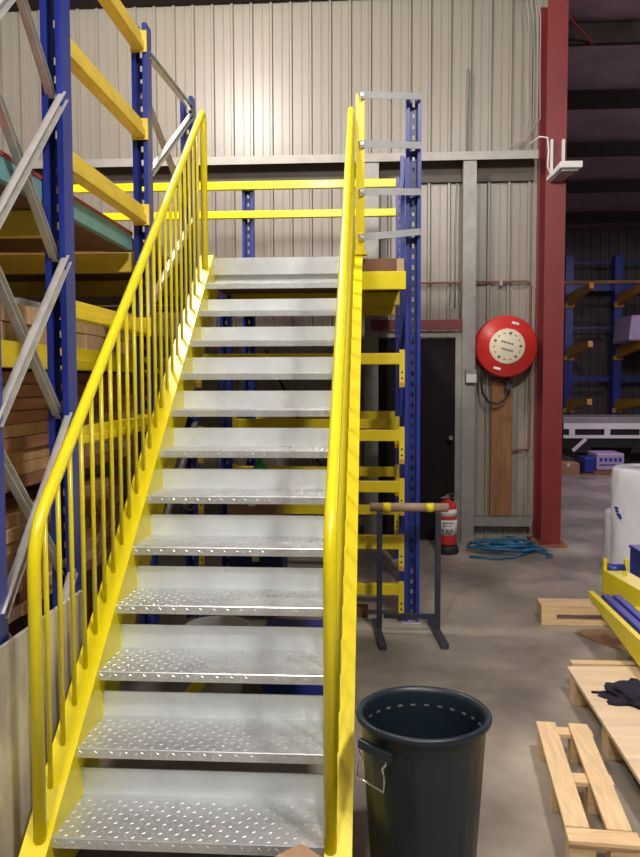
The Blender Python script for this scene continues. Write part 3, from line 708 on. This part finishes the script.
# ------------------------------------------------------------------ far bay: cantilever rack, truck, goods
def canti(x, words):
    t = thing('cantilever_rack_column', 'blue cantilever rack column with yellow arms, %s' % words, 'rack column', (x, 18.1, 0), 'cantilever columns in the far bay')
    MB().box(x-0.085, x+0.085, 18.0, 18.3, 0, 4.36).build('column', BLU, t)
    MB().box(x-0.11, x+0.11, 16.6, 18.0, 0, 0.16).build('base', DRK, t)
    for z in (3.42, 2.27, 1.12):
        MB().prism([(18.0, z-0.16), (18.0, z+0.10), (17.7, z+0.10), (16.25, z+0.14), (16.22, z+0.02)], 'x', x-0.045, x+0.045).build('arm', ARM, t)
        MB().box(x-0.105, x+0.105, 17.95, 18.0, z-0.2, z-0.1).build('arm_bracket', ARM, t)
canti(4.34, 'nearest the red column'); canti(5.40, 'second from the red column'); canti(6.46, 'third from the red column')
for z, lb, h in ((3.62, 'thick blue tie beam across the far rack', 0.16), (4.22, 'thin tie rod at the top of the far rack', 0.04), (2.78, 'thin tie rod in the middle of the far rack', 0.04), (1.62, 'low blue tie beam across the far rack', 0.09)):
    tag(MB().box(3.6, 8.0, 18.302, 18.36, z, z+h).build('tie_beam', BLU), lb, 'tie beam', 'ties of the cantilever rack')
tag(MB().box(3.4, 8.0, 16.5, 16.62, 3.57, 3.63).build('long_bar', RST), 'long reddish bar lying across the upper yellow arms', 'bar')
g = thing('wrapped_pack', 'lilac plastic-wrapped pack lying on the middle yellow arms', 'pack', (6.1, 17.0, 2.42))
MB().quadbox([(5.1,16.3,2.415),(6.9,16.3,2.415),(6.9,17.4,2.39),(5.1,17.4,2.39),(5.15,16.3,2.92),(6.9,16.3,2.98),(6.9,17.4,3.0),(5.15,17.4,2.92)]).build('body', PRP, g, 0.04)
tk = thing('flatbed_truck', 'flatbed truck tray with a white slotted side rail in the far bay', 'truck', (6.5, 16.0, 0))
MB().box(3.45, 10, 14.62, 15.9, 0.86, 0.965).build('tray', GLD, tk, 0.01)
rl = MB().box(3.45, 10, 14.58, 14.62, 0.755, 0.86).box(3.45, 10, 14.58, 14.62, 0.59, 0.645)
for x in (3.6, 4.22, 4.84, 5.46, 6.1, 6.7, 7.3):
    rl.box(x-0.05, x+0.05, 14.58, 14.62, 0.645, 0.755)
rl.build('side_rail', WHT, tk)
MB().box(3.45, 10, 14.66, 15.88, 0.42, 0.86).build('chassis', BLK, tk)
MB().bar((3.85, 14.6, 0.58), (3.62, 14.6, 0.36), 0.03, 0.06).build('stay', WHT, tk)
for x in (4.6, 7.6):
    MB().lathe([(0,0),(0.30,0),(0.36,0.03),(0.375,0.07),(0.375,0.21),(0.36,0.25),(0.30,0.28),(0,0.28)], (x, 15.5, 0.376), 36, 'y').build('wheel', BLK, tk)
g = thing('bagged_goods', 'lilac bags of goods on a low pallet beneath the truck rail', 'goods', (4.0, 14.1, 0))
MB().box(3.85, 4.32, 13.9, 14.5, 0.08, 0.38).build('bags', PRP, g, 0.03)
MB().box(3.66, 3.85, 13.95, 14.4, 0.03, 0.30).build('blue_wrap', BLU, g, 0.02)
MB().box(3.80, 4.34, 13.88, 14.5, 0, 0.078).box(3.62, 3.80, 13.9, 14.4, 0, 0.028).build('pallet_base', RST, g)
pmk = MB()
for i in range(5): pmk.box(3.90+i*0.08, 3.95+i*0.08, 13.896, 13.905, 0.24, 0.30)
pmk.box(3.90, 4.24, 13.896, 13.905, 0.17, 0.19); pmk.build('printed_marks', BLU, g)
carton(3.2, 3.58, 13.95, 14.4, 0, 0.2, CRD, 'brown carton on the far floor beside the red column')
